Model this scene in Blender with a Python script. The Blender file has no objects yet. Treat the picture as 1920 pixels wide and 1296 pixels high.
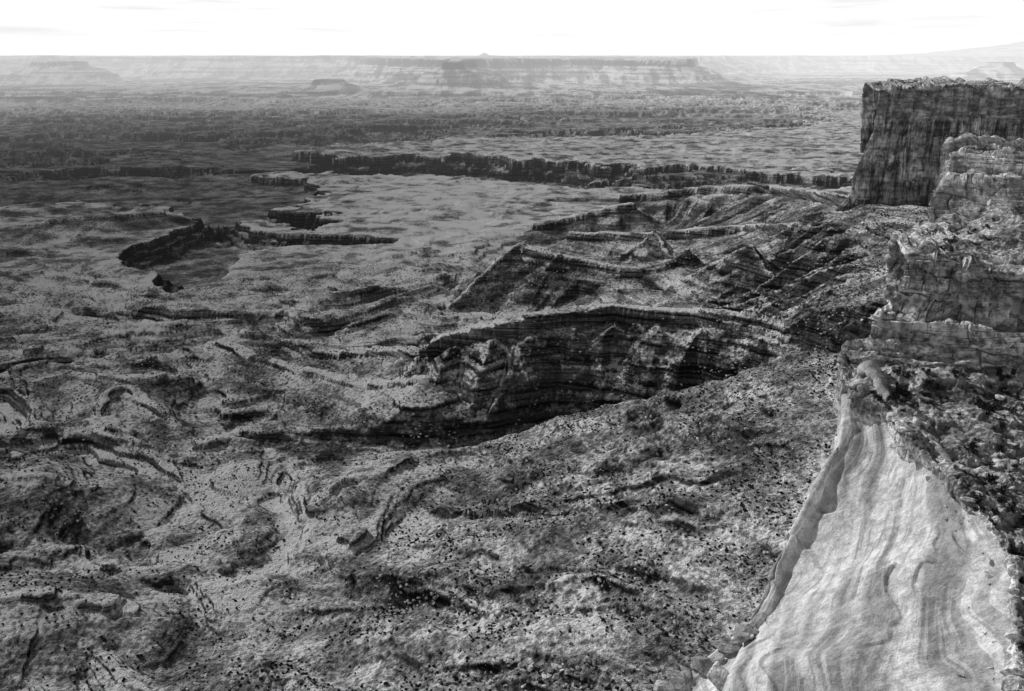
import bpy, bmesh, math, random, time
import numpy as np
from mathutils import Vector
T0=time.time()
random.seed(5)
f32=np.float32
F=1663.0; CH=400.0
PT=math.atan(543.5/F); cp,sp=math.cos(PT),math.sin(PT)
def rayv(px,py):
    dx=(px-960)/F; dy=(648-py)/F
    return np.array([dx, cp+dy*sp, -sp+dy*cp])
def PZ(px,py,z):
    d=rayv(px,py); t=(z-CH)/d[2]; return (d[0]*t,d[1]*t,z)
def PD(px,py,D):
    d=rayv(px,py); t=D/d[1]; return (d[0]*t,D,CH+d[2]*t)
def proj(x,y,z):
    dz=z-CH; dep=y*cp-dz*sp; up=y*sp+dz*cp
    return 960+F*x/dep, 648-F*up/dep
# ---------------------------------------------------------------- noise
rng=np.random.RandomState(11)
PERM=rng.permutation(256).astype(np.int32)
ang=rng.rand(256)*2*np.pi
GX=np.cos(ang).astype(f32); GY=np.sin(ang).astype(f32)
HV=rng.rand(256).astype(f32)
def gn(x,y,seed=0):
    xi=np.floor(x); yi=np.floor(y)
    fx=(x-xi).astype(f32); fy=(y-yi).astype(f32)
    ix=(xi.astype(np.int32)+seed*37)&255; iy=(yi.astype(np.int32)+seed*91)&255
    ix1=(ix+1)&255; iy1=(iy+1)&255
    pa=PERM[ix]; pb=PERM[ix1]
    a=PERM[(pa+iy)&255]; b=PERM[(pb+iy)&255]; c=PERM[(pa+iy1)&255]; d=PERM[(pb+iy1)&255]
    u=fx*fx*fx*(fx*(fx*6-15)+10); v=fy*fy*fy*(fy*(fy*6-15)+10)
    A=GX[a]*fx+GY[a]*fy; B=GX[b]*(fx-1)+GY[b]*fy
    C=GX[c]*fx+GY[c]*(fy-1); D=GX[d]*(fx-1)+GY[d]*(fy-1)
    p=A+u*(B-A); q=C+u*(D-C)
    return (p+v*(q-p))*1.5
def fbm(x,y,o=4,seed=0,gain=.5):
    r=0; a=1.; t=0
    for k in range(o):
        r=r+a*gn(x,y,seed+k); t+=a; a*=gain; x=x*2.03+3.1; y=y*2.03-1.7
    return r/t*1.3
def ridged(x,y,o=4,seed=0,gain=.5):
    r=0; a=1.; t=0
    for k in range(o):
        r=r+a*(1-2*np.abs(gn(x,y,seed+k))); t+=a; a*=gain; x=x*2.07+1.3; y=y*2.07+5.7
    return r/t
def hsh(i,j=0,seed=0):
    i=np.asarray(i).astype(np.int32); j=np.asarray(j).astype(np.int32)
    return HV[PERM[(PERM[(i+seed*53)&255]+j)&255]]
def sst(a,b,x):
    t=np.clip((x-a)/(b-a),0,1); return t*t*(3-2*t)
def pdist(x,y,pts):
    best=np.full(x.shape,1e9,f32); zz=np.zeros(x.shape,f32); ss=np.zeros(x.shape,f32); acc=0.
    for (ax,ay,az),(bx,by,bz) in zip(pts[:-1],pts[1:]):
        dx,dy=bx-ax,by-ay; L2=dx*dx+dy*dy; L=math.sqrt(L2)
        t=np.clip(((x-ax)*dx+(y-ay)*dy)/L2,0,1)
        d=np.hypot(x-ax-t*dx,y-ay-t*dy)
        m=d<best
        best=np.where(m,d,best); zz=np.where(m,az+t*(bz-az),zz); ss=np.where(m,acc+t*L,ss); acc+=L
    return best,zz,ss
def sdpoly(x,y,pts):
    best=np.full(x.shape,1e9,f32); ins=np.zeros(x.shape,bool)
    n=len(pts)
    for k in range(n):
        ax,ay=pts[k][:2]; bx,by=pts[(k+1)%n][:2]
        dx,dy=bx-ax,by-ay; L2=dx*dx+dy*dy+1e-9
        t=np.clip(((x-ax)*dx+(y-ay)*dy)/L2,0,1)
        best=np.minimum(best,np.hypot(x-ax-t*dx,y-ay-t*dy))
        if abs(dy)>1e-9:
            c=((ay>y)!=(by>y))&(x<dx*(y-ay)/dy+ax); ins^=c
    return np.where(ins,-best,best)
def terr(h,step,seed,prof=(.68,.34,.79,.94)):
    u=h/step; i=np.floor(u); f=u-i
    a,b,c,d=prof
    g=np.interp(f,[0,a,c,1],[0,b,d,1]).astype(f32)
    hard=sst(.0,.3,hsh(i,0,seed))
    return (i+f+(g-f)*hard)*step
# ---------------------------------------------------------------- ground grid (polar sheet about the viewpoint)
NA=1350
r=[270.]
while r[-1]<20000: r.append(r[-1]*1.0027)
while r[-1]<90000: r.append(r[-1]*1.012)
R=np.array(r,dtype=f32); NR=len(R)
TH=np.radians(np.linspace(-40,40,NA)).astype(f32)
RR,TT=np.meshgrid(R,TH,indexing='ij')
X=(RR*np.sin(TT)).astype(f32); Y=(RR*np.cos(TT)).astype(f32)
JN=int(np.argmax(R>3300))
def zpoly(l,z=0): return [PZ(a,b,z) for a,b in l]
P_=lambda l:[PZ(*p) for p in l]
ridge_main=P_([(775,660,52),(830,628,72),(900,608,90),(1000,588,106),(1150,572,114),(1300,578,118),(1460,588,130),(1620,600,170)])
def near_relief(h,X,Y,wx,wy,ux,uy,near):
    """ridges, hills and the talus fan of the near canyon"""
    tone=np.ones(X.shape,f32)
    ridm=np.zeros_like(h); crest=np.zeros_like(h)
    sh=sdpoly(X+wx*30,Y+wy*30,zpoly([(820,600),(860,520),(960,450),(1100,430),(1500,440),(1600,600)]))
    h=h-(h+6)*sst(60,-60,sh)*.85
    def add(h,pts,slope,gul,gs,conc=1.0,flat=8,seed=40,cap=0,dark=1.,wp=1.):
        nonlocal ridm,crest
        d,z,s=pdist(X+wx*13*wp+ux*4*wp,Y+wy*13*wp+uy*4*wp,pts)
        g=ridged(s/gs+wx*.4,d/(gs*5),3,seed,.45)*gul*sst(8,60,d) if gul>0 else 0
        dd=np.maximum(d-flat,0)
        hr=z-slope*dd*np.clip(1-.0012*dd*conc,.5,1)+g-cap*sst(flat-1,flat+3,d)
        k=5.
        m=np.clip((hr-h)/k*.5+.5,0,1)
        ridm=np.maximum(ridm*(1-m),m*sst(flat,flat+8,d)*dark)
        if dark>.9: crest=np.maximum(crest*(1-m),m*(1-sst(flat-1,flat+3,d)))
        else: crest=crest*(1-m)
        return h+(hr-h)*m+k*m*(1-m)*.5, d
    def spur(h,top,bot,up=12,sl=.7,seed=43,zf=2):
        a=np.array(PZ(*top)); b=np.array(PZ(*bot,zf))
        pts=[tuple(a-[0,0,20]),tuple(a*.72+b*.28+[0,0,up*.30]),tuple(a*.42+b*.58+[0,0,up*.42]),tuple(b+[0,0,4])]
        return add(h,pts,sl,2,22,1,1.,seed,0,.6,.8)[0]
    h,_=add(h,ridge_main,.72,12,34,1,10,41,15,1.25)
    h,_=add(h,P_([(600,655,22),(700,652,36),(775,655,54)]),.45,6,50,1,12,42,8)
    for k_,(a,b,zf) in enumerate([((812,640,66),(705,812),0),((865,618,82),(790,820),0),((930,602,94),(880,822),1),((1000,592,104),(975,806),4),((1075,582,110),(1070,800),7),((1150,574,114),(1165,794),14),((1228,576,116),(1262,790),22),((1305,580,118),(1345,785),31),((1385,586,122),(1430,775),42),((1465,590,130),(1515,750),60)]):
        h=spur(h,a,b,36+12*((k_*7)%3)/2,.80,43+k_,zf)
    def pyramid(h,top,ends,sl=.85,cap=7,seed=60,gul=6):
        a=PZ(*top)
        for q,e in enumerate(ends):
            h,_=add(h,[a,tuple((np.array(a)+np.array(PZ(*e)))/2-[0,0,1]),PZ(*e)],sl,gul,30,1,3,seed+q,cap if q==0 else 3,1.15,1.3)
        return h
    h,_=add(h,P_([(980,456,80),(1040,476,76),(1110,490,72),(1200,503,68)]),.85,14,40,1,8,44,9,1.15,1.2)
    h=pyramid(h,(980,452,86),[(900,510,44),(850,560,14),(1000,558,10)],.85,8,70)
    h=pyramid(h,(1040,474,80),[(1055,566,10),(950,552,14)],.85,6,74)
    h=pyramid(h,(1125,486,76),[(1140,566,14),(1210,545,34)],.85,6,77)
    h=pyramid(h,(1405,455,124),[(1330,545,40),(1400,572,44),(1470,560,70)],.85,8,80)
    h=pyramid(h,(1290,468,86),[(1250,530,30),(1300,540,30)],.85,6,88)
    h,_=add(h,P_([(1010,420,30),(1090,398,50),(1180,380,72)]),.6,12,60,1,14,47,12)
    h,_=add(h,P_([(1180,366,70),(1290,352,92),(1430,345,122),(1610,368,174)]),.6,16,50,1,14,47,16,1.1,1.4)
    h,_=add(h,P_([(1080,436,48),(1220,436,68),(1400,420,92),(1500,420,128)]),.75,14,46,1,10,48,12,1.1,1.4)
    h=pyramid(h,(1230,434,72),[(1150,482,26),(1270,498,34)],.8,6,84)
    h,_=add(h,P_([(50,420,28),(120,404,38),(210,402,38),(300,396,32)]),.35,7,80,1,12,49,8)
    h,_=add(h,P_([(420,640,18),(500,668,26),(560,690,30),(700,715,34),(800,700,52)]),.42,8,50,1,8,50,5)
    h,_=add(h,P_([(130,700,20),(250,700,32),(370,700,26)]),.36,7,60,1,7,51,4)
    h,_=add(h,P_([(380,822,14),(450,812,20),(520,806,24),(640,800,26),(760,830,14)]),.44,5,40,1,8,52,5)
    h,_=add(h,P_([(-60,905,40),(60,880,44),(160,905,24)]),.36,8,50,1,6,53,3,1.,1.5)
    h,_=add(h,P_([(560,960,20),(640,900,28),(760,860,20)]),.30,5,50,1,5,54,2,.5)
    h,_=add(h,P_([(180,770,20),(215,722,30),(240,716,30),(330,790,22)]),.44,5,40,1,4,55,4)
    h,_=add(h,P_([(-80,1130,32),(90,1110,32),(230,1140,20)]),.34,6,40,1,5,56,3,1.,1.5)
    # talus fan under the cliffs
    T1=PZ(1612,378,176)
    tal=[(T1[0]+160,T1[1]+520,120),T1]+P_([(1690,440,178),(1700,520,176),(1660,620,172),(1610,740,152),(1550,900,130),(1460,1080,112),(1350,1290,96),(1250,1500,88)])
    d,z,s=pdist(X+wx*14+ux*6,Y+wy*14+uy*6,tal)
    right=sdpoly(X+ux*8,Y+uy*8,[(p[0],p[1]) for p in tal[1:]]+[(3000,100),(3000,T1[1]+120),(T1[0]+60,T1[1]+120)])
    d=np.where(right<0,0,d)
    wdt=np.interp(s,[0,500,900,1300,1700],[290,300,310,400,380])+50*gn(s/200,s*0+.5,60)
    t=np.clip(1-d/wdt,0,1)
    gl=ridged(s/62+wx*.5,d/420,3,61,.45); gl2=ridged(s/80+wx*.6,d/700,3,63,.45)
    lo_=sst(850,1100,s)
    gg=gl*36*(1-lo_)+gl2*20*lo_
    ht=z*(t**1.25)+gg*sst(0,80,d)*sst(0,.3,t)-8+fbm(X/60,Y/60,3,66)*(9-5*lo_)*sst(20,100,d)+ux*3
    ht=np.where(right<0,z-8+ux*5+wx*6,ht)
    k=8.; m=np.clip((ht-h)/k*.5+.5,0,1)
    h=h+(ht-h)*m+k*m*(1-m)*.5
    # main drainage under the ridge: valley sides rise from its floor
    foot=P_([(480,835,-5),(560,838,-4),(720,845,-2),(850,846,0),(1040,808,4),(1150,801,10),(1300,798,22),(1440,791,40),(1545,752,78),(1600,705,122),(1650,660,160)])
    df,zf,sf_=pdist(X+wx*12+ux*5,Y+wy*12+uy*5,foot)
    lim=zf-2+.74*np.maximum(df-4,0)*np.clip(1+.002*df,1,1.6)+ridged(sf_/46,df/300,2,68)*10*sst(5,60,df)
    h=np.minimum(h,lim)
    talm=m*sst(0,.25,t); crest*=1-m; ridm=np.maximum(ridm,talm)
    tone*=1-talm*np.interp(s,[500,1250,1700],[.42,.24,.16])  # talus slope shade put into the tone, strongest towards the upper end
    for pts,dep,w in ([[(512,845),(515,900),(520,960),(545,1010),(500,1060),(430,1090),(340,1105)],7,4],
                      [[(360,805),(370,770),(408,742),(395,705),(300,672),(250,655),(140,690)],8,6],
                      [[(90,620),(200,580),(250,545),(180,500)],7,8]):
        pl=[PZ(a,b,0) for a,b in pts]
        dd,_,_=pdist(X+wx*12+ux*5,Y+wy*12+uy*5,pl)
        h=h-dep*(1-sst(w,w*6,dd)); tone*=1+.9*(1-sst(w*.5,w*1.2,dd))
    return h,tone,ridm,crest,talm
def height(X,Y,RR):
    tone=np.ones(X.shape,f32)
    wx=fbm(X/170,Y/170,4,3); wy=fbm(X/170,Y/170,4,21)
    ux=fbm(X[:JN]/45,Y[:JN]/45,3,33); uy=fbm(X[:JN]/45,Y[:JN]/45,3,36)
    Xw=X+fbm(X/420,Y/420,3,24)*180+wx*24; Yw=Y+fbm(X/420,Y/420,3,27)*170+wy*24
    near=1-sst(1500,2300,RR)
    big=ridged(Xw/320,Yw/140,3,5,.40)
    med=fbm(Xw/110,Yw/50,3,9,.4)
    fg=sst(560,950,RR)
    h=near*(big*27+med*(7+4*fg)-6)*(.75+.25*fg)+(1-near)*(fbm(Xw/500,Yw/400,4,13)*14+ridged(Xw/260,Yw/160,4,15)*10)
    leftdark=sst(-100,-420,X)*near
    flat=[(590,318),(800,322),(1000,330),(1080,345),(1000,400),(1010,440),(900,470),(760,470),(700,455),(700,430),(650,390)]
    sf=sdpoly(Xw,Yw,zpoly(flat)); inf=sst(60,-120,sf)
    h=h*(1-.2*inf)
    ridm=np.zeros_like(h); crest=np.zeros_like(h); talm=np.zeros_like(h)
    hn,tn,rn,cn,tmn=near_relief(h[:JN],X[:JN],Y[:JN],wx[:JN],wy[:JN],ux,uy,near[:JN])
    h[:JN]=hn; tone[:JN]=tn; ridm[:JN]=rn; crest[:JN]=cn; talm[:JN]=tmn
    ridm=np.clip(ridm,0,1.25)
    # strata
    lw=fbm(X/500,Y/500,2,70)*9
    rough=fbm(X/15,Y/15,4,71)
    rc=np.clip(ridm,0,1)
    lowt=sst(0,.45,talm)*sst(1150,900,RR)
    h=h+rough*(.5+.5*rc)*(1-.4*lowt)
    layer=hsh(np.floor((h+lw+rough*.4)/3.4),1,9)*.6+hsh(np.floor((h+lw+rough*.4)/1.3),1,10)*.4
    mild=(.80,.66,.87,.94)
    hA=terr(h+lw,7.5,2)-lw; hB=terr(h+lw,12,2,mild)-lw
    hs=hB+(hA-hB)*(1-rc)
    h=h+(hs-h)*(1-.95*lowt)*(1-.1*inf)*(1-.35*rc)*(.7+.3*fg)
    hA=terr(h+lw*1.3,2.9,4,(.62,.34,.75,.94)); hB=terr(h+lw*1.3,3.6,4,mild)
    hs=hB+(hA-hB)*(1-rc)-lw*1.3
    h=h+(hs-h)*(.95-.8*lowt)*(.8+.2*near)*(1-.4*rc)+fbm(X/5,Y/5,2,73)*.6*near
    # basin and inner canyon
    far=sst(1800,5000,RR)
    b1=ridged(X/520,Y/520,5,80,.6); b2=ridged(X/520,Y/520,5,90,.6)
    Xb=X+b1*(150+190*far); Yb=Y+b2*(120+190*far)
    basin=[(-1500,378),(0,380),(120,376),(270,370),(335,382),(400,398),(465,425),(560,402),(640,425),(690,430),(700,415),(660,398),(620,385),(640,372),(670,360),(650,345),(570,320),(800,324),(1000,333),(1150,350),(1300,352),(1600,350),(1800,350),(1800,320),(1600,325),(1390,308),(1200,305),(1000,288),(860,282),(700,290),(640,280),(790,262),(1000,255),(1280,250),(1560,232),(1560,205),(2600,200),(2600,172),(-1800,172)]
    sb=sdpoly(Xb,Yb,zpoly(basin))
    strip=sdpoly(X,Y,zpoly([(620,272),(860,276),(1010,282),(1220,298),(1420,302),(1640,318),(1900,316),(1900,360),(1600,356),(1150,352),(1000,338),(800,330),(560,326)]))
    inlet=[(225,478),(250,462),(300,450),(330,434),(372,425),(400,410),(445,414),(470,434),(520,441),(600,444),(680,446),(752,452),(735,462),(650,462),(560,462),(500,470),(462,478),(444,492),(438,512),(420,530),(375,542),(318,550),(294,538),(300,514),(262,508),(222,500)]
    si=np.full(X.shape,1e6,f32)
    si[:JN]=sdpoly(X[:JN]+wx[:JN]*10+ux*13,Y[:JN]+wy[:JN]*10+uy*13,zpoly(inlet))
    def prof(din): return np.interp(din,[0,10,60,76,170,190,500],[0,30,48,70,90,110,125]).astype(f32)
    nf=sst(5200,3600,RR)
    fl=ridged(Xb/1300,Yb/520,5,100,.52)*130+40+nf*ridged(Xb/420,Yb/200,4,106)*60
    fl=fl-150*sst(80,-80,strip)*(.35+.65*sst(500,0,X))
    floor=-135+terr(np.maximum(fl,0)+lw,26,6,(.45,.2,.58,.94))-lw
    floor=floor+(terr(floor+rough*2*nf,8,7)-floor)*.8
    floor=np.minimum(floor,-6-30*sst(.0,.4,gn(X/1500,Y/1500,104)))
    hb=np.maximum(-prof(-sb),floor)
    c=sb<0
    h=np.where(c,np.minimum(hb+h*.3,h),h)
    ins=si<0
    flat_in=sst(90,15,si)
    h=np.where(c|ins,h,h*(1-.6*flat_in)+3*flat_in)
    hi=-np.interp(-si,[0,4,14,18,34,39,70],[0,16,20,29,33,40,44]).astype(f32)
    h=np.where(ins&~c,hi+3+rough*2.2+h*.15,h)
    mot=fbm(X/230,Y/120,5,113,.6)*1.2+fbm(X/60,Y/50,3,117)*.9
    benchfar=sst(1600,2300,RR)*(~c)*sst(9000,7000,RR)
    tone*=1-.20*benchfar
    tone*=1+.85*inf
    tone*=np.clip(1+benchfar*mot*1.1,.32,2.0)
    tone*=np.where(c,.36+.46*sst(6500,9500,RR),1)
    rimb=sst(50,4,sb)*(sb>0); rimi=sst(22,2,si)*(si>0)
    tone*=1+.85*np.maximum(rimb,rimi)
    tone*=np.where(ins,.50,1)  # shadow inside the inlet canyon put into the ground tone
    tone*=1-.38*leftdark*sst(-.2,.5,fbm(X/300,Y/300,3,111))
    lf=sst(-100,-800,X)*sst(1500,2000,RR)*sst(7500,4500,RR); tone*=1-.34*lf  # cloud shade over the far left, painted as darker ground
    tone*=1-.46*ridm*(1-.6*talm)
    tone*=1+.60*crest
    tone*=np.clip(1+(.90-.35*lowt)*fbm(X/130,Y/90,4,120),.30,1.9)
    tone*=1+(layer-.5)*1.25*near*(1-.75*lowt)*(1-.3*rc)
    tone*=1.66-.50*lowt
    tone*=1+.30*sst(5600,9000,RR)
    # far mesas
    j0=int(np.argmax(R>7000))
    x=X[j0:];y=Y[j0:];rr=RR[j0:]
    w1=fbm(x/1500,y/1500,5,130,.55); w2=fbm(x/1500,y/1500,5,140,.55)
    hh=h[j0:]
    def mesa(hh,poly,ztop,foot,cl,wd,sc=1.0,seed=150,rel=9):
        sd=sdpoly(x+w1*620*sc,y+w2*620*sc,poly)
        gul=ridged(x/420,y/1200,3,seed)
        dd=np.maximum(sd,0)
        dd2=np.maximum(dd+gul*300*sst(60,500,dd),0)
        H_=ztop-foot-cl
        hm=np.interp(dd2,[0,45,55+wd*.30,75+wd*.30,wd*.62,wd*.64,wd],[ztop,ztop-cl,ztop-cl-H_*.45,ztop-cl-H_*.58,ztop-cl-H_*.85,ztop-cl-H_*.90,foot-5]).astype(f32)
        hm=hm+(sd<0)*fbm(x/1400,y/1400,4,seed+3)*rel
        return np.maximum(hh,hm)
    def pdp(l): return [PD(a,120,D)[:2] for a,D in l]
    hh=mesa(hh,pdp([(-1400,20500),(-200,18500),(60,16800),(230,18500),(400,17300),(560,18500),(700,17500),(1000,18500),(1300,19500),(1400,24000),(1560,26000),(1800,25000),(2300,26000),(3600,32000),(3600,95000),(-2600,95000)]),384,-70,95,2900,1.0,150,34)
    hh=mesa(hh,pdp([(690,16000),(760,15000),(835,13300),(872,12900),(905,14200),(1010,14600),(1130,14800),(1200,14100),(1288,13700),(1300,15000),(1280,19000),(700,19500)]),354,-60,120,1700,.45,160)
    hh=mesa(hh,pdp([(-260,15500),(-60,14300),(-20,14800),(-120,17000)]),300,-60,100,1600,.5,170)
    hh=mesa(hh,pdp([(590,11600),(618,11400),(640,11600),(628,12000)]),118,-70,45,900,.12,175)
    hh=mesa(hh,pdp([(832,12300),(850,12200),(868,12300),(858,12550),(840,12550)]),335,-70,120,1400,.05,177)
    hh=mesa(hh,pdp([(60,14900),(110,14300),(170,15000),(140,17000),(60,17000)]),318,-60,80,1700,.4,178)
    hh=mesa(hh,pdp([(1310,12600),(1360,12400),(1400,12700)]),-2,-90,40,700,.2,179)
    hh=mesa(hh,pdp([(1850,17000),(1880,16800),(1900,17100),(1870,17500)]),285,-60,70,1200,.1,181)
    bx,by=PD(908,100,21000)[:2]; db=np.hypot(x-bx,(y-by)*.7)
    hh=hh+np.interp(db,[0,40,110,460],[80,72,22,0]).astype(f32)
    mx=x/y; mt=sst(36000,44000,rr)*(1-sst(48000,70000,rr)*.8)
    hh=hh+mt*np.maximum(np.interp(mx,[.38,.44,.50,.56,.62,.75],[0,90,330,640,760,800]).astype(f32)+fbm(x/5000,y/7000,5,190)*140*sst(.40,.5,mx),0)
    h[j0:]=hh
    return h,tone,talm,inf
Z,TONE,TALM,INF=height(X,Y,RR)
Z=Z.astype(f32)
print('height',time.time()-T0)
# ---------------------------------------------------------------- materials
def newmat(name):
    m=bpy.data.materials.new(name); m.use_nodes=True; m.node_tree.nodes.clear()
    m.cycles.emission_sampling='NONE'
    return m,m.node_tree
class NT:
    def __init__(s,nt): s.nt=nt
    def n(s,t,**k):
        o=s.nt.nodes.new(t)
        for a,b in k.items(): setattr(o,a,b)
        return o
    def l(s,a,b): s.nt.links.new(a,b)
    def math(s,op,a,b=None,c=None,clamp=False):
        o=s.n('ShaderNodeMath',operation=op); o.use_clamp=clamp
        for i,v in enumerate((a,b,c)):
            if v is None: continue
            if isinstance(v,(int,float)): o.inputs[i].default_value=v
            else: s.l(v,o.inputs[i])
        return o.outputs[0]
    def mapr(s,v,a,b,c,d,smooth=True):
        o=s.n('ShaderNodeMapRange'); o.interpolation_type='SMOOTHSTEP' if smooth else 'LINEAR'
        s.l(v,o.inputs[0])
        for i,k in enumerate((a,b,c,d)): o.inputs[i+1].default_value=k
        return o.outputs[0]
    def mix(s,f,a,b):
        o=s.n('ShaderNodeMix'); o.data_type='FLOAT'
        for i,v in ((0,f),(2,a),(3,b)):
            if isinstance(v,(int,float)): o.inputs[i].default_value=v
            else: s.l(v,o.inputs[i])
        return o.outputs[0]
    def scale(s,vec,x,y,z):
        o=s.n('ShaderNodeVectorMath',operation='MULTIPLY'); s.l(vec,o.inputs[0]); o.inputs[1].default_value=(x,y,z); return o.outputs[0]
    def noise(s,vec,sc,det=4,rough=.55,dist=0):
        o=s.n('ShaderNodeTexNoise'); s.l(vec,o.inputs['Vector']); o.inputs['Scale'].default_value=sc
        o.inputs['Detail'].default_value=det; o.inputs['Roughness'].default_value=rough; o.inputs['Distortion'].default_value=dist
        return o.outputs[0]
    def vor(s,vec,sc,feat='F1'):
        o=s.n('ShaderNodeTexVoronoi',feature=feat); s.l(vec,o.inputs['Vector']); o.inputs['Scale'].default_value=sc
        return o
    def finish(s,val,height=None,bs=.6,bd=1.0,haze=True,rough=1.0):
        g=s.n('ShaderNodeCombineColor')
        for i in range(3): s.l(val,g.inputs[i])
        b=s.n('ShaderNodeBsdfDiffuse'); s.l(g.outputs[0],b.inputs[0]); b.inputs[1].default_value=rough
        if height is not None:
            bp=s.n('ShaderNodeBump'); bp.inputs['Strength'].default_value=bs; bp.inputs['Distance'].default_value=bd
            s.l(height,bp.inputs['Height']); s.l(bp.outputs[0],b.inputs[2])
        out=s.n('ShaderNodeOutputMaterial')
        if haze:  # aerial haze painted into the material: pale glow growing with distance
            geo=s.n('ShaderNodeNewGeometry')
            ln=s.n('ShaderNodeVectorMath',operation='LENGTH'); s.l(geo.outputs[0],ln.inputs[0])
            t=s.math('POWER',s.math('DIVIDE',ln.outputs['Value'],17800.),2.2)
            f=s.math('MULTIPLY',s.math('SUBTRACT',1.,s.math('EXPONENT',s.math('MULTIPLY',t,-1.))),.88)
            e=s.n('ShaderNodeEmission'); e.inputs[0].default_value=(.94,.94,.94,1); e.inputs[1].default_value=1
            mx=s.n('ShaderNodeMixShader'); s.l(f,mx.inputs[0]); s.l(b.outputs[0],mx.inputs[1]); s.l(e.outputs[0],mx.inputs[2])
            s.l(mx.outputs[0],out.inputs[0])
        else: s.l(b.outputs[0],out.inputs[0])
def ground_mat():
    m,nt=newmat('desert_ground'); k=NT(nt)
    geo=k.n('ShaderNodeNewGeometry'); pos=geo.outputs[0]
    sx=k.n('ShaderNodeSeparateXYZ'); k.l(geo.outputs['Normal'],sx.inputs[0]); nz=sx.outputs[2]
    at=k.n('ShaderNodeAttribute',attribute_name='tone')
    n1=k.noise(pos,.02,6,.65); n2=k.noise(pos,.25,4,.65); n3=k.noise(k.scale(pos,.01,.01,.30),1.,4,.6)
    flat=k.math('MULTIPLY',k.mapr(n1,.38,.62,.26,1.0),k.mapr(n2,.34,.66,.40,1.45))
    v=k.vor(pos,.24); dot=k.mapr(v.outputs['Distance'],.14,.24,.10,1.)
    dens=k.mapr(n1,.46,.62,1.,.2)
    flat=k.math('MULTIPLY',flat,k.mix(dens,1.,dot))
    v2=k.vor(pos,.05); dot2=k.mapr(v2.outputs['Distance'],.08,.16,.25,1.); flat=k.math('MULTIPLY',flat,dot2)
    lay=k.mix(k.mapr(nz,.985,.90,0.,1.),1.,k.mapr(n3,.42,.56,.60,1.15)); flat=k.math('MULTIPLY',flat,lay)
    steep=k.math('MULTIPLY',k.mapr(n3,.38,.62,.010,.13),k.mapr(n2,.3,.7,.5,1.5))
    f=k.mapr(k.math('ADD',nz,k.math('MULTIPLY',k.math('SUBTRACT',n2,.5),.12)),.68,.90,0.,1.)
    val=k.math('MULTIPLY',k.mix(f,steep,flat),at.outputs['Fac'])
    ln=k.n('ShaderNodeVectorMath',operation='LENGTH'); k.l(pos,ln.inputs[0])
    px=k.n('ShaderNodeSeparateXYZ'); k.l(pos,px.inputs[0])
    ff=k.math('MULTIPLY',k.mapr(ln.outputs['Value'],8500.,10500.,0.,1.),k.mapr(px.outputs[2],-75.,-40.,0.,1.))
    nb=k.noise(k.scale(pos,.0006,.0006,.022),1.,3,.6); ng=k.noise(k.scale(pos,.006,.0012,.002),1.,4,.6)
    band=k.math('MULTIPLY',k.mapr(nb,.42,.58,.26,1.0),k.mapr(ng,.4,.6,.34,1.6))
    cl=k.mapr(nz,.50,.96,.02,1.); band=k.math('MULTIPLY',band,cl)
    val=k.mix(ff,val,band)
    val=k.math('MINIMUM',val,.9)
    h=k.math('ADD',k.math('MULTIPLY',n2,2.4),k.math('MULTIPLY',k.noise(pos,.9,3,.6),.8))
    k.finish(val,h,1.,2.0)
    return m
def rock_mat(name,lo,hi,strata=.5,bscale=.5,bd=.6,vert=False,top=None):
    m,nt=newmat(name); k=NT(nt)
    geo=k.n('ShaderNodeNewGeometry'); pos=geo.outputs[0]
    sx=k.n('ShaderNodeSeparateXYZ'); k.l(geo.outputs['Normal'],sx.inputs[0]); nz=sx.outputs[2]
    st=k.noise(k.scale(pos,.04*strata,.04*strata,strata),1.,5,.6)
    n2=k.noise(pos,bscale,6,.65); n3=k.noise(pos,bscale*.12,2,.5)
    val=k.mapr(k.math('ADD',k.math('MULTIPLY',st,.40),k.math('MULTIPLY',n2,.60)),.38,.60,lo,hi)
    val=k.math('MULTIPLY',val,k.mapr(n3,.3,.7,.5,1.45))
    stn=k.noise(k.scale(pos,.35,.35,.03),1.,4,.6); val=k.math('MULTIPLY',val,k.mapr(stn,.35,.5,.6,1.))
    if vert:
        vs=k.noise(k.scale(pos,.07,.07,.006),1.,6,.7); n4=k.noise(pos,.03,4,.6)
        vf=k.mapr(k.math('ADD',k.math('MULTIPLY',vs,.7),k.math('MULTIPLY',n4,.3)),.42,.58,.26,1.55)
        val=k.math('MULTIPLY',val,vf)
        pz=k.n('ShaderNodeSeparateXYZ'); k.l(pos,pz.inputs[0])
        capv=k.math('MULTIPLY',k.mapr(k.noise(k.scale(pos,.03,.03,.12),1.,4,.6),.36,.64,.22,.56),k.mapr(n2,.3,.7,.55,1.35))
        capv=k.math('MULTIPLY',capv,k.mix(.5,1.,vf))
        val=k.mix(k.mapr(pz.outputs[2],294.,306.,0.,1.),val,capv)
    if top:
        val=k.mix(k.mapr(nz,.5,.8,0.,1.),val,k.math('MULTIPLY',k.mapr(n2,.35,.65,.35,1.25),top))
    h=k.math('ADD',k.math('MULTIPLY',n2,1.5),k.math('MULTIPLY',st,.8))
    k.finish(val,h,1.,bd)
    return m
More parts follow.
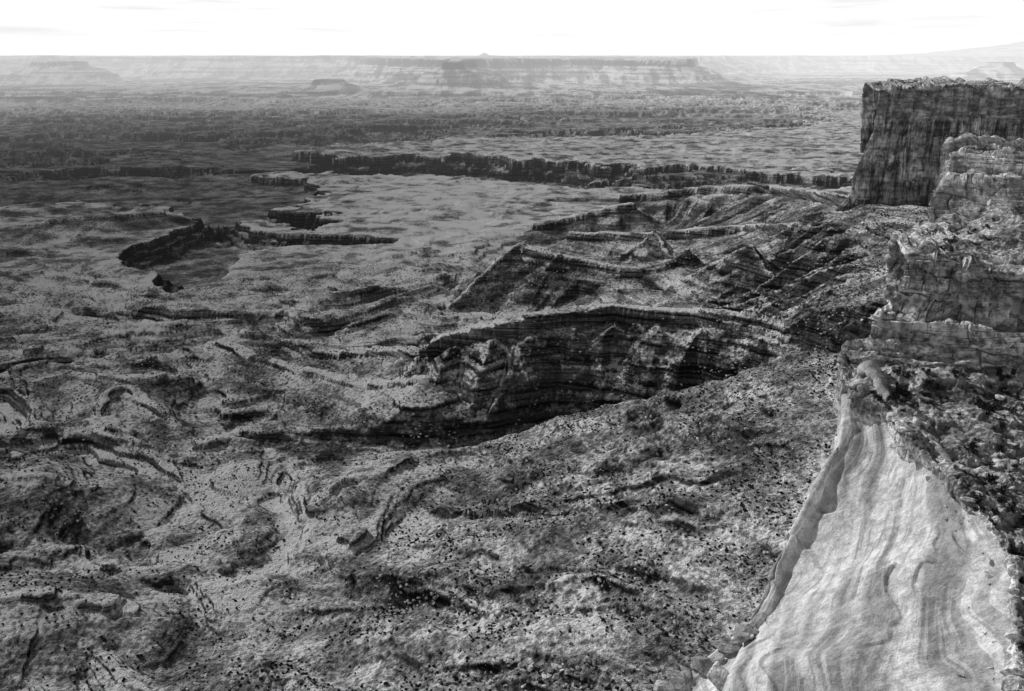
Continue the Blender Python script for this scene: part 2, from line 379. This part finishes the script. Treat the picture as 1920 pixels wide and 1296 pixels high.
def slick_mat():
    m,nt=newmat('slickrock_sandstone'); k=NT(nt)
    geo=k.n('ShaderNodeNewGeometry'); pos=geo.outputs[0]
    rot=k.n('ShaderNodeVectorRotate',rotation_type='Z_AXIS'); k.l(pos,rot.inputs[0]); rot.inputs['Angle'].default_value=.42
    wob=k.n('ShaderNodeTexNoise'); k.l(pos,wob.inputs['Vector']); wob.inputs['Scale'].default_value=.026; wob.inputs['Detail'].default_value=1.5
    wv_=k.n('ShaderNodeVectorMath',operation='MULTIPLY_ADD'); k.l(wob.outputs['Color'],wv_.inputs[0]); wv_.inputs[1].default_value=(34,34,34); k.l(rot.outputs[0],wv_.inputs[2])
    q=wv_.outputs[0]
    big=k.noise(pos,.07,3,.5)
    band=k.noise(k.scale(q,.14,.010,.03),1.,2,.5)
    thin=k.noise(k.scale(q,.60,.015,.08),1.,2,.6)
    fine=k.noise(pos,2.6,5,.7)
    n2=k.noise(pos,.40,7,.65)
    val=k.mapr(band,.40,.60,.46,.78)
    msk=k.mapr(big,.44,.56,.15,1.)
    val=k.math('MULTIPLY',val,k.mix(msk,1.,k.mapr(thin,.44,.49,.72,1.02)))
    val=k.math('MULTIPLY',val,k.mapr(fine,.35,.65,.84,1.1))
    val=k.math('MULTIPLY',val,k.mapr(n2,.35,.60,.74,1.08))
    v=k.vor(pos,.30); val=k.math('MULTIPLY',val,k.mapr(v.outputs['Distance'],.03,.08,.35,1.))
    h=k.math('ADD',k.math('MULTIPLY',thin,.30),k.math('ADD',k.math('MULTIPLY',fine,.2),k.math('MULTIPLY',n2,1.1)))
    k.finish(val,h,.9,1.0)
    return m
def plain_mat(name,lo,hi,sc):
    m,nt=newmat(name); k=NT(nt)
    geo=k.n('ShaderNodeNewGeometry'); n=k.noise(geo.outputs[0],sc,3,.6)
    k.finish(k.mapr(n,.35,.65,lo,hi),n,.7,.3); return m
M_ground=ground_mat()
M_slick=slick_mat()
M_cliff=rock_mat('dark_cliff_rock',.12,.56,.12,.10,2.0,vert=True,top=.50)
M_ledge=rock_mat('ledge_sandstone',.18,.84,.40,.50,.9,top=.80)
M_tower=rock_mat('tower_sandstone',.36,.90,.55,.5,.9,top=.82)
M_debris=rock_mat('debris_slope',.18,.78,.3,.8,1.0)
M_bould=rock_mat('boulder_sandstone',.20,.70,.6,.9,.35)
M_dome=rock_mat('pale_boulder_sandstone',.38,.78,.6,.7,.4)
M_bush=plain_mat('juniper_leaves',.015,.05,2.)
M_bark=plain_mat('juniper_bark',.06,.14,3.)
# ---------------------------------------------------------------- mesh helpers
COL=bpy.context.scene.collection
def grid_mesh(name,P,attrs=None,mat=None,smooth=True):
    M,N=P.shape[:2]
    me=bpy.data.meshes.new(name)
    me.vertices.add(M*N); me.vertices.foreach_set('co',P.reshape(-1).astype(f32))
    idx=np.arange(M*N,dtype=np.int32).reshape(M,N)
    q=np.stack([idx[:-1,:-1],idx[:-1,1:],idx[1:,1:],idx[1:,:-1]],-1).reshape(-1,4)
    nq=len(q)
    me.loops.add(nq*4); me.loops.foreach_set('vertex_index',q.reshape(-1))
    me.polygons.add(nq); me.polygons.foreach_set('loop_start',np.arange(nq,dtype=np.int32)*4)
    me.update(calc_edges=True)
    me.polygons.foreach_set('use_smooth',np.full(nq,smooth))
    if attrs:
        for a,v in attrs.items():
            at=me.attributes.new(a,'FLOAT','POINT'); at.data.foreach_set('value',v.reshape(-1).astype(f32))
    if mat: me.materials.append(mat)
    me.update()
    return me
def link(name,me,parent=None,**props):
    o=bpy.data.objects.new(name,me); COL.objects.link(o)
    if parent: o.parent=parent
    for k,v in props.items(): o[k]=v
    return o
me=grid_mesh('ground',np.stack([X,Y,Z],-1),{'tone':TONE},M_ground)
link('ground',me,kind='structure',label='layered desert canyon floor of benches, gullies and far mesas',category='ground')
print('ground',time.time()-T0)
# ---------------------------------------------------------------- control net patches
def cr(P,n):
    m=P.shape[0]; t=np.linspace(0,m-1-1e-6,n); i=np.floor(t).astype(int); f=(t-i).reshape((-1,)+(1,)*(P.ndim-1))
    g=lambda k: P[np.clip(k,0,m-1)]
    a,b,c,d=g(i-1),g(i),g(i+1),g(i+2)
    return .5*((2*b)+(c-a)*f+(2*a-5*b+4*c-d)*f**2+(3*b-a-3*c+d)*f**3)
def patch(net,M,N,disp):
    P=np.array(net,dtype=float)
    P=cr(P,M); P=np.swapaxes(cr(np.swapaxes(P,0,1),N),0,1)
    du=np.gradient(P,axis=1); dv=np.gradient(P,axis=0)
    nr=np.cross(dv,du); nr/=np.linalg.norm(nr,axis=2,keepdims=True)+1e-9
    s=np.cumsum(np.linalg.norm(du,axis=2),axis=1); s=np.repeat(s.mean(0)[None],M,0)
    v=np.cumsum(np.linalg.norm(dv,axis=2),axis=0); v=np.repeat(v.mean(1)[:,None],N,1)
    c=(nr*(np.array([0,0,CH])-P)).sum(2).mean()
    if c<0: nr=-nr
    d=disp(P,s,v)
    P=P+nr*d[...,None]
    return P,s,v,nr
def blocks(s,z,hr,w,a,seed,cd=1.0,cw=.5,wz=.45):
    zz=z/hr+wz*gn(z/(hr*3.1),s/(w*7),seed)+.16*gn(s/(w*1.2),z/9,seed+1); i=np.floor(zz); fz=zz-i
    ww=w*(.5+1.1*hsh(i,3,seed)); b=s/ww+hsh(i,5,seed)*9+.22*gn(s/3.3,z/3.3,seed+2); j=np.floor(b); fb=b-j
    o=(hsh(i,j,seed)*.9+hsh(i,9,seed)*.9-.9)*a
    tilt=(hsh(i,j,seed+3)-.5)*(fb-.5)*a*1.1+(hsh(i,j,seed+4)-.3)*(fz-.5)*a*.8
    ez=np.minimum(fz,1-fz)*hr; eb=np.minimum(fb,1-fb)*ww
    ck=.3+.7*hsh(i,j,seed+5)
    return o+tilt-(1-sst(.0,cw,np.minimum(ez,eb)))*cd*ck
def off(p,dx,dy,dz): return (p[0]+dx,p[1]+dy,p[2]+dz)
# slickrock apron
sil=[(1600,690,226),(1594,740,222),(1586,810,214),(1550,885,206),(1504,975,198),(1454,1068,190),(1434,1125,181),(1394,1185,176),(1330,1240,171),(1250,1300,166),(1150,1420,160)]
rim=[(1628,690,222),(1662,744,211),(1720,808,198),(1780,868,186),(1830,930,176),(1880,985,168),(1914,1045,158),(1924,1120,148),(1928,1220,138),(1930,1340,126),(1940,1480,115)]
net=[]
for q,(a,b) in enumerate(zip(sil,rim)):
    A=np.array(PD(*a)); B=np.array(PD(*b))
    row=[off(A,10,26,-105),off(A,4,10,-30),off(A,.4,1.0,-2.6)]
    cv=np.interp(q,[0,2,4,6,10],[-.8,-4,-2.4,3.0,6.0]); lip=np.interp(q,[0,2,5,7,10],[.2,1.1,1.6,.8,.2])
    for t,bul in ((0,lip*.9),(.035,lip),(.09,-.5*lip),(.32,cv*.8),(.55,cv),(.8,cv*.6),(1,0)):
        p=A+(B-A)*t; row.append((p[0],p[1],p[2]+bul))
    row.append(off(B,5,5,-6))
    net.append(row)
def dslick(P,s,v):
    x,y,z=P[...,0],P[...,1],P[...,2]
    d=fbm(x/30,y/34,2,5)*2.4
    d+=fbm(x/7,y/9,3,14)*.5+fbm(x/2,y/2.6,3,17)*.10
    led=(z*.9+x*.12)/9+fbm(x/26,y/26,3,16)*1.8
    f=led-np.floor(led)
    d+=np.interp(f,[0,.93,1],[0,1,0])*.8*sst(.0,.4,gn(x/24,y/24,18))
    led=(x*.9+y*.35)/15+fbm(x/34,y/30,2,26)*1.5; f=led-np.floor(led)
    d+=np.interp(f,[0,.92,1],[0,1,0])*.9*sst(-.1,.4,gn(x/30,y/26,28))
    return d
P,s,v,nr=patch(net,620,540,dslick); SL=P
link('slickrock_slope',grid_mesh('slickrock',P,None,M_slick),kind='structure',label='smooth pale banded slickrock slope in the lower right foreground',category='rock slope')
# debris bench above the rim
lf=[(1590,640,232),(1584,672,227),(1588,700,219),(1608,734,213),(1660,760,206),(1716,822,193),(1776,882,181),(1828,944,171),(1876,1000,162),(1906,1068,152),(1912,1180,139),(1912,1320,127),(1924,1470,115)]
rt=[(2200,640,232),(2200,665,227),(2200,700,220),(2200,740,213),(2200,780,206),(2200,840,197),(2200,900,188),(2200,950,181),(2200,1010,172),(2200,1100,160),(2200,1200,149),(2200,1320,137),(2200,1470,124)]
net=[]
for q,(a,b) in enumerate(zip(lf,rt)):
    A=np.array(PD(*a)); B=np.array(PD(*b)); hh_=np.interp(q,[0,5,8,12],[1,.8,.3,.15])
    row=[off(A,1.5,4,-20*hh_),off(A,.6,1.6,-9*hh_),off(A,-.3,.6,-5*hh_),off(A,-.4,0,-.2)]
    for t in (.12,.3,.5,.75,1):
        p=A+(B-A)*t; row.append(tuple(p))
    net.append(row)
def ddeb(P,s,v):
    x,y,z=P[...,0],P[...,1],P[...,2]
    h=fbm(x/12,y/12,5,22)*3.0+fbm(x/2.2,y/2.2,3,24)*.7
    w=(z+h)/3.2+gn(x/14,y/14,27)*1.0
    f=w-np.floor(w)
    return h+(np.interp(f,[0,.8,.88,1],[0,.4,.97,1])-f)*2.6*sst(-.3,.2,gn(x/10,y/10,29))
P,s,v,nr=patch(net,600,520,ddeb); DB=P
link('debris_bench',grid_mesh('debris_bench',P,None,M_debris,False),kind='structure',label='rubble strewn bench above the pale slickrock rim',category='rock slope')
def wall(rows,wrap,M,N,disp,cap,capdrop,name,label,mat,category='cliff',smooth=True,cor=(.3,.3),w0=.3):
    net=[]
    for k,rw in enumerate(rows):
        pts=[PD(*p) for p in rw]
        net.append([off(pts[0],wrap[0]*1.8,wrap[1]*2,wrap[2]),off(pts[0],wrap[0]*.4,wrap[1]*.4,0),off(pts[0],cor[0],cor[1],0)]+pts)
    topr=net[-1]
    net.append([off(p,cap*.02,cap*.04,.1) for p in topr])
    net.append([off(p,cap*.15,cap*.5,-.4) for p in topr])
    net.append([off(p,cap*.25,cap,-1) for p in topr])
    net.append([off(p,cap*.35,cap+6,-capdrop) for p in topr])
    nc=len(net[0])-1
    def dd(P,s,v):
        fr=np.linspace(0,nc,P.shape[1])[None]; wgt=w0+(1-w0)*sst(2.95,3.4,fr)
        return disp(P,s,v)*wgt
    P,s,v,nr=patch(net,M,N,dd)
    link(name,grid_mesh(name,P,None,mat,smooth),kind='structure',label=label,category=category)
    return P
def dled(hr,w,a,seed,rug=1.2,but=3):
    def f(P,s,v):
        z=P[...,2]
        m=sst(-.3,.3,gn(s/22,z/14,seed+9)); m2=sst(-.3,.2,gn(s/12,z/8,seed+11))
        return blocks(s,z,hr,w,a,seed,2.0,.4,.8)*(.65+.35*m)+blocks(s,z,hr*.40,w*.45,a*.40,seed+7,.7,.2,.9)*(1.0-.6*m)+blocks(s,z,hr*.17,w*.22,a*.15,seed+17,.3,.14,.9)*m2+fbm(s/24,z/34,4,seed+3,.5)*but-.5
    return f
rows=[[(1600,750,224),(1700,772,217),(1800,770,216),(1920,780,214),(2200,780,216)],
      [(1606,690,228),(1690,706,222),(1800,716,221),(1920,720,220),(2200,720,222)],
      [(1618,655,229),(1696,668,223),(1800,680,222),(1920,684,221),(2200,684,223)],
      [(1634,640,234),(1706,650,228),(1800,664,226),(1920,668,225),(2200,668,227)],
      [(1640,612,235),(1712,620,229),(1800,636,227),(1920,640,226),(2200,640,228)],
      [(1652,585,236),(1720,592,230),(1802,610,228),(1920,615,227),(2200,615,229)],
      [(1672,570,241),(1730,576,236),(1804,594,233),(1920,600,232),(2200,600,234)],
      [(1690,545,243),(1745,552,239),(1806,568,236),(1920,580,234),(2200,580,236)],
      [(1700,512,244),(1752,516,240),(1812,534,237),(1920,550,235),(2200,550,237)],
      [(1706,482,245),(1760,484,241),(1820,500,238),(1920,520,236),(2200,524,238)]]
wall(rows,(24,24,-3),660,820,dled(5.4,8,3.0,31,.8,4.6),26,30,'ledge_cliff','stepped blocky sandstone ledges at the right, below the pale tower',M_ledge,'cliff',False,(1.,1.),.6)
net=[]
for a,b in zip([(1715,484,248),(1770,486,244),(1830,496,240),(1920,514,238),(2200,518,238)],[(1738,470,300),(1790,440,298),(1850,410,292),(1920,395,288),(2200,380,284)]):
    A=np.array(PD(*a)); B=np.array(PD(*b)); net.append([off(A,0,-3,-12),tuple(A)]+[tuple(A+(B-A)*t) for t in (.33,.66,1)]+[off(B,0,15,3)])
net=[[off(p,6,20,-40) for p in net[0]]]+net
P,s,v,nr=patch(net,260,300,ddeb); DB2=P
link('debris_bench',grid_mesh('debris_bench_upper',P,None,M_debris,False),kind='structure',label='small rubble slope between the blocky ledges and the pale tower',category='rock slope')
rows=[[(1728,520,300),(1790,500,296),(1850,470,291),(1920,450,287),(2200,430,284)],
      [(1740,458,303),(1795,440,299),(1855,425,294),(1920,405,290),(2200,390,286)],
      [(1746,418,306),(1798,405,302),(1858,390,297),(1920,380,293),(2200,365,289)],
      [(1749,378,309),(1800,368,306),(1860,360,301),(1920,355,297),(2200,345,293)],
      [(1764,345,312),(1805,340,309),(1862,336,304),(1920,336,300),(2200,336,296)],
      [(1782,316,316),(1812,314,313),(1865,318,309),(1920,324,305),(2200,324,300)],
      [(1786,290,317),(1815,289,314),(1868,295,310),(1920,301,306),(2200,303,301)]]
wall(rows,(28,22,-3),540,640,dled(4.6,7,2.6,61,.9,3.2),8,60,'ledge_cliff','pale weathered layered sandstone tower standing before the dark mesa cliff',M_tower,'cliff',False,(1.,1.),.6)
def dfar(P,s,v):
    z=P[...,2]
    up=sst(298,308,z)
    col=ridged(s/46,z/900,4,71,.6)*26+ridged(s/13,z/500,3,75)*8
    j=np.floor(s/34+.4*gn(s/40,z/200,77)); pan=(hsh(j,2,4)-.5)*24
    brk=blocks(s,z,40,24,5,91,3,2)
    lo=col*.8+pan+brk
    b=blocks(s,z,14,30,7,81,3,2)+blocks(s,z,5,12,2.5,85,1,.7)
    return (lo*(1-up)+(b+col*.6)*up+fbm(s/20,z/30,4,88)*3.5-6)
rows=[[(1536,430,1500),(1680,430,1490),(1780,430,1478),(1880,430,1465),(2000,430,1455),(2250,430,1440)],
      [(1596,372,1502),(1680,372,1492),(1780,372,1480),(1880,372,1467),(2000,372,1457),(2250,372,1442)],
      [(1610,325,1506),(1684,325,1496),(1783,325,1484),(1882,325,1471),(2002,325,1461),(2250,325,1446)],
      [(1629,280,1512),(1688,280,1502),(1786,280,1490),(1884,280,1477),(2004,280,1467),(2250,280,1452)],
      [(1644,245,1516),(1697,242,1506),(1789,240,1494),(1886,240,1481),(2006,240,1471),(2250,240,1456)],
      [(1647,222,1522),(1700,220,1512),(1790,218,1500),(1888,218,1487),(2008,218,1477),(2250,218,1462)],
      [(1649,196,1524),(1703,194,1514),(1792,192,1504),(1890,192,1489),(2010,192,1479),(2250,192,1464)],
      [(1652,171,1526),(1706,168,1516),(1794,166,1505),(1892,168,1491),(2010,168,1481),(2250,168,1466)]]
wall(rows,(170,180,0),460,820,dfar,200,120,'mesa_cliff','tall dark sheer mesa cliff with vertical cracks at the upper right',M_cliff,'cliff',True,(8,8),.5)
def outcrop(px,py,D,sx,sy,sz,seed):
    n=48; m=14
    th=np.linspace(0,2*np.pi,n+1); q=np.linspace(0,1,m)
    Q,TH2=np.meshgrid(q,th,indexing='ij')
    rad=np.interp(Q,[0,.12,.35,.42,.7,.76,.95,1],[1.25,1.05,1,.85,.8,.6,.5,0]); zz=np.interp(Q,[0,.12,.35,.42,.7,.76,.95,1],[-.3,.1,.45,.48,.8,.82,1,1.02])
    rad=rad*(1+.25*gn(TH2*1.3+seed,Q*1.5,seed)*np.sin(TH2/2)**2)
    c=PD(px,py,D)
    return grid_mesh('outcrop',np.stack([rad*np.cos(TH2)*sx,rad*np.sin(TH2)*sy,zz*sz],-1)[:, ::-1],None,M_ledge,False),c
for q,(px,py,D,sx,sy,sz,lab) in enumerate([(1832,162,1600,32,26,9,'wide low layered rock outcrop on top of the dark mesa'),
        (1876,162,1600,18,18,7,'right of two low outcrops on top of the dark mesa')]):
    me,c=outcrop(px,py,D,sx,sy,sz,q+3)
    o=link('rock_outcrop',me,label=lab,category='rock'); o.location=c
print('patches',time.time()-T0)
# ---------------------------------------------------------------- boulders and bushes
def ico(sub):
    bm=bmesh.new(); bmesh.ops.create_icosphere(bm,subdivisions=sub,radius=1); V=np.array([v.co for v in bm.verts]); Fc=np.array([[v.index for v in f.verts] for f in bm.faces]); bm.free(); return V,Fc
V1,F1=ico(1); V3,F3=ico(3); V2,F2=ico(2); V4,F4=ico(4)
def rockshape(V,seed,npl=11,roundness=.0,cmin=.45):
    r_=np.random.RandomState(seed); n=r_.normal(size=(npl,3)); n/=np.linalg.norm(n,axis=1,keepdims=True); c=cmin+.42*r_.rand(npl)
    d=V@n.T; k=np.where(d>.05,c/np.maximum(d,.05),9).min(1); k=np.minimum(k,1.25)
    k=k*(1-roundness)+roundness
    P=V*k[:,None]*np.array([1.25,.85,.62]); P+=r_.normal(size=P.shape)*.012; return P
def tri_mesh(name,V,Fc,mat,smooth=False):
    me=bpy.data.meshes.new(name); nf=len(Fc)
    me.vertices.add(len(V)); me.vertices.foreach_set('co',V.reshape(-1).astype(f32))
    me.loops.add(nf*3); me.loops.foreach_set('vertex_index',Fc.reshape(-1).astype(np.int32))
    me.polygons.add(nf); me.polygons.foreach_set('loop_start',np.arange(nf,dtype=np.int32)*3)
    me.update(calc_edges=True); me.polygons.foreach_set('use_smooth',np.full(nf,smooth))
    me.materials.append(mat); me.update(); return me
rock_meshes=[tri_mesh('boulder',rockshape(V3,k,8,0,.38),F3,M_bould) for k in range(8)]
dome_meshes=[tri_mesh('boulder',rockshape(V4,k+50,11,.0,.48),F4,M_dome) for k in range(7)]
def bush_crown(seed):
    r_=np.random.RandomState(seed); Vs=[];Fs=[];o=0
    nb=7; cen=r_.normal(size=(nb,3))*np.array([.42,.42,.22])+np.array([0,0,.75])
    for c in cen:
        rr=.28+.2*r_.rand()
        for k in range(34):
            d=r_.normal(size=3); d/=np.linalg.norm(d); p=c+d*rr*(.6+.5*r_.rand()); a=r_.normal(size=(3,3))*.12
            Vs.append(p+a); Fs.append([o,o+1,o+2]); o+=3
    return tri_mesh('crown',np.concatenate(Vs),np.array(Fs),M_bush)
def bush_trunk(seed):
    r_=np.random.RandomState(seed); Vs=[];Fs=[];o=0
    for b in range(4):
        a=b*1.57+r_.rand(); tip=np.array([math.cos(a)*.4,math.sin(a)*.4,.8]); mid=tip*np.array([.35,.35,.5])
        rings=[(np.zeros(3)-np.array([0,0,.15]),.09),(mid,.06),(tip,.02)]
        for p,rd in rings:
            for q in range(5): Vs.append(p+rd*np.array([math.cos(q*1.2566),math.sin(q*1.2566),0]))
        for k in range(2):
            for q in range(5):
                i=o+k*5+q; j=o+k*5+(q+1)%5; Fs+= [[i,j,j+5],[i,j+5,i+5]]
        o+=15
    return tri_mesh('trunk',np.array(Vs),np.array(Fs),M_bark)
crowns=[bush_crown(k) for k in range(5)]; trunks=[bush_trunk(k) for k in range(5)]
def bush(loc,sc,label,group,parts=True):
    k=random.randrange(5)
    if parts:
        o=link('juniper_bush',None,label=label,category='bush',group=group)
        link('crown',crowns[k],o); link('trunk',trunks[k],o)
    else:
        o=link('juniper_bush',crowns[k],label=label,category='bush',group=group)
    o.location=loc; o.rotation_euler=(0,0,random.random()*6.28); o.scale=(sc*random.uniform(.9,1.2),sc,sc*random.uniform(.8,1.2)); return o
def boulder(loc,sc,label,group=None,meshes=rock_meshes):
    o=link('boulder',random.choice(meshes),label=label,category='boulder')
    if group: o['group']=group
    o.location=loc; o.rotation_euler=(random.uniform(-.4,.4),random.uniform(-.4,.4),random.random()*6.28); o.scale=(sc*random.uniform(.8,1.3),sc*random.uniform(.8,1.2),sc*random.uniform(.7,1.1)); return o
def pick(P,n,pred):
    out=[]; M,N=P.shape[:2]; tries=0
    while len(out)<n and tries<40000:
        tries+=1
        i=random.randrange(M);j=random.randrange(N); p=P[i,j]; px,py=proj(*p)
        if pred(px,py,i/M,j/N) : out.append(p)
    return out
for p in pick(DB,140,lambda px,py,i,j: px<1960 and py<1300 and py>700 and j>.4):
    bush(tuple(p),random.uniform(.5,1.5),'dark juniper bush on the rubble bench above the slickrock rim','bushes on the rubble bench')
for p in pick(DB,150,lambda px,py,i,j: px<1960 and py<1300 and py>690 and j>.36):
    boulder(tuple(p),random.choice([.25,.3,.4,.5,.6,.8,1.1,1.7]),'angular sandstone boulder on the rubble bench above the slickrock rim','boulders on the rubble bench')
SLr=SL[int(620*.12):,int(540*.80):int(540*.90)].reshape(-1,3)
for q in range(55):
    p=SLr[random.randrange(len(SLr))]
    boulder(tuple(p),random.choice([.25,.3,.4,.5,.8]),'broken rock lying on the right margin of the pale slickrock','rocks along the right margin of the slickrock')
for p in pick(DB2,26,lambda px,py,i,j: px<1940 and j>.3 and i>.25):
    boulder(tuple(p),random.choice([.6,.8,1.2,1.8,2.4]),'sandstone boulder on the slope between ledges and pale tower','boulders between ledges and tower')
for p in pick(DB2,12,lambda px,py,i,j: px<1940 and j>.3 and i>.25):
    bush(tuple(p),random.uniform(.7,1.2),'dark bush on the slope between ledges and pale tower','bushes between ledges and tower',False)
SLv=SL[:,int(540*.28):int(540*.6)].reshape(-1,3); sa,sb_=proj(SLv[:,0],SLv[:,1],SLv[:,2])
toe=[(1272,1276,3.2,'leftmost of the large pale boulders at the toe of the slickrock'),(1318,1252,3.0,'pale boulder beside the leftmost one at the slickrock toe'),
        (1360,1216,3.2,'large pale boulder leaning on the slickrock edge'),(1396,1188,2.4,'uppermost pale boulder on the lower slickrock edge'),
        (1350,1278,3.0,'pale boulder at the bottom edge beside the slickrock'),(1246,1300,2.4,'small pale boulder at the bottom left of the slickrock')]
for q in range(16):
    toe.append((1250+q*11+random.uniform(-8,8),1290-q*6.6+random.uniform(-14,10),random.uniform(.9,2.0),None))
for px,py,sc,lab in toe:
    k=np.argmin((sa-px)**2+(sb_-py)**2)
    boulder(tuple(SLv[k]+np.array([0,0,.8])),sc,lab or 'small angular pale rock among the boulders at the slickrock toe',None if lab else 'small rocks at the slickrock toe',dome_meshes)
# terrain scatter
dzr=np.gradient(Z,axis=0)/np.gradient(RR,axis=0); dzt=np.gradient(Z,axis=1)/(RR*float(TH[1]-TH[0]))
SLP=np.hypot(dzr,dzt)
silpx=np.array([s_[0] for s_ in sil]); silpy=np.array([s_[1] for s_ in sil])
rs=np.random.RandomState(3)
imax=int(np.argmax(R>1700))
def scatter(n,pref,rmin=300):
    out=[]
    while sum(len(a) for a in out)<n:
        i=rs.randint(0,imax,200000); j=rs.randint(0,NA,200000)
        w=(R[i]/1700.)**2*pref(X[i,j],Y[i,j],SLP[i,j],TALM[i,j])
        m=(rs.rand(len(i))<w)&(R[i]>rmin)
        i=i[m];j=j[m]
        P=np.stack([X[i,j]+rs.rand(len(i))-.5,Y[i,j]+rs.rand(len(i))-.5,Z[i,j]],-1)
        px,py=proj(P[:,0],P[:,1],P[:,2])
        lim=np.where(py>672,np.interp(py,silpy,silpx),1900)
        ok=(px>-120)&(px<lim+60)&(py<1400)
        out.append(P[ok])
    return np.concatenate(out)[:n]
def individuals(P,n):
    px,py=proj(P[:,0],P[:,1],P[:,2]); lim=np.where(py>672,np.interp(py,silpy,silpx),1600)
    vis=(px>5)&(px<lim-25)&(py<1288)
    d=np.where(vis,np.hypot(P[:,0],P[:,1]),1e9); return np.argsort(d)[:n]
def merged(name,P,Vt,Ft,smin,smax,mat,**props):
    n=len(P); a=rs.rand(n)*6.28; s_=smin+(smax-smin)*rs.rand(n)**2.5
    tm=rs.randint(0,len(Vt),n); V=np.stack(Vt)[tm]
    V=V*s_[:,None,None]*(1+.3*(rs.rand(n,1,3)-.5))
    c,s2=np.cos(a)[:,None],np.sin(a)[:,None]
    Vx=V[...,0]*c-V[...,1]*s2; Vy=V[...,0]*s2+V[...,1]*c
    V=np.stack([Vx,Vy,V[...,2]],-1)+P[:,None,:]
    Fc=(Ft[None]+(np.arange(n)*Vt[0].shape[0])[:,None,None]).reshape(-1,3)
    link(name,tri_mesh(name,V.reshape(-1,3),Fc,mat),kind='stuff',**props)
SB=scatter(36000,lambda x,y,sl,tm: np.where(sl<.75,1,.3)*sst(-.4,.6,fbm(x/50,y/50,4,200))*(.5+.7*tm))
ii=individuals(SB,200)
for k in ii:
    p=SB[k]; bush(tuple(p),random.uniform(.6,1.3),'dark desert bush scattered over the near canyon slopes','bushes on the near canyon slopes',False)
rest=np.delete(SB,ii,0)
bt=[V1*np.array([1,1,.75])*(1+.35*(np.random.RandomState(k).rand(12,1)-.5))+np.array([0,0,.45]) for k in range(6)]
merged('desert_scrub',rest,bt,F1,.4,1.3,M_bush,label='scattered dark scrub dotting the canyon benches and slopes',category='scrub')
SR=scatter(26000,lambda x,y,sl,tm: (.2+.9*tm+.8*(sl>.6))*sst(-.2,.4,fbm(x/45,y/45,3,210)))
ii=individuals(SR,130)
for k in ii:
    p=SR[k]; boulder(tuple(p),random.choice([.7,.8,1,1.2,1.6,2.4]),'angular fallen boulder on the near canyon slopes','boulders on the near canyon slopes')
rest=np.delete(SR,ii,0)
merged('talus_rubble',rest,[rockshape(V1,k+20,6) for k in range(6)],F1,.4,2.2,M_bould,label='loose broken talus rubble strewn below the cliffs',category='rubble')
print('scatter',time.time()-T0)
# ---------------------------------------------------------------- light, sky, camera
sc=bpy.context.scene
w=bpy.data.worlds.new('World'); sc.world=w; w.use_nodes=True; nt=w.node_tree; nt.nodes.clear(); k=NT(nt)
SAZ=math.radians(-50); SEL=math.radians(33)
sky=k.n('ShaderNodeTexSky',sky_type='NISHITA'); sky.sun_disc=False; sky.sun_elevation=SEL; sky.sun_rotation=SAZ; sky.altitude=1500; sky.dust_density=3.
bw=k.n('ShaderNodeRGBToBW'); k.l(sky.outputs[0],bw.inputs[0])
tc=k.n('ShaderNodeTexCoord')
ofs=k.n('ShaderNodeVectorMath',operation='ADD'); k.l(k.scale(tc.outputs['Generated'],4.0,4.0,60.),ofs.inputs[0]); ofs.inputs[1].default_value=(.9,5.1,9.)
cl=k.noise(ofs.outputs[0],1.,5,.55)
sz=k.n('ShaderNodeSeparateXYZ'); k.l(tc.outputs['Generated'],sz.inputs[0])
cf=k.math('SUBTRACT',1.,k.math('MULTIPLY',k.mapr(cl,.53,.68,0.,.17),k.mapr(sz.outputs[2],.01,.03,0.,1.)))
lum=k.math('POWER',bw.outputs[0],.45)
val=k.math('MULTIPLY',k.math('MINIMUM',k.math('MULTIPLY',lum,k.mapr(sz.outputs[2],.05,.22,4.4,.40)),7.8),cf)
g=k.n('ShaderNodeCombineColor')
for i in range(3): k.l(val,g.inputs[i])
bg=k.n('ShaderNodeBackground'); k.l(g.outputs[0],bg.inputs[0]); bg.inputs[1].default_value=.13
wo=k.n('ShaderNodeOutputWorld'); k.l(bg.outputs[0],wo.inputs[0])
sd=bpy.data.lights.new('sun','SUN'); sd.energy=5.0; sd.angle=math.radians(.5); sd.color=(1,1,1)
so=bpy.data.objects.new('sun',sd); COL.objects.link(so)
dirv=Vector((math.sin(SAZ)*math.cos(SEL),math.cos(SAZ)*math.cos(SEL),math.sin(SEL)))
so.rotation_euler=dirv.to_track_quat('Z','Y').to_euler()
cam=bpy.data.cameras.new('camera'); co=bpy.data.objects.new('camera',cam); COL.objects.link(co)
co.location=(0,0,CH); co.rotation_euler=(math.pi/2-PT,0,0); cam.sensor_width=36; cam.lens=36*F/1920
cam.clip_start=1; cam.clip_end=200000
sc.camera=co
sc.view_settings.view_transform='Standard'; sc.view_settings.look='None'; sc.view_settings.exposure=0
print('done',time.time()-T0)
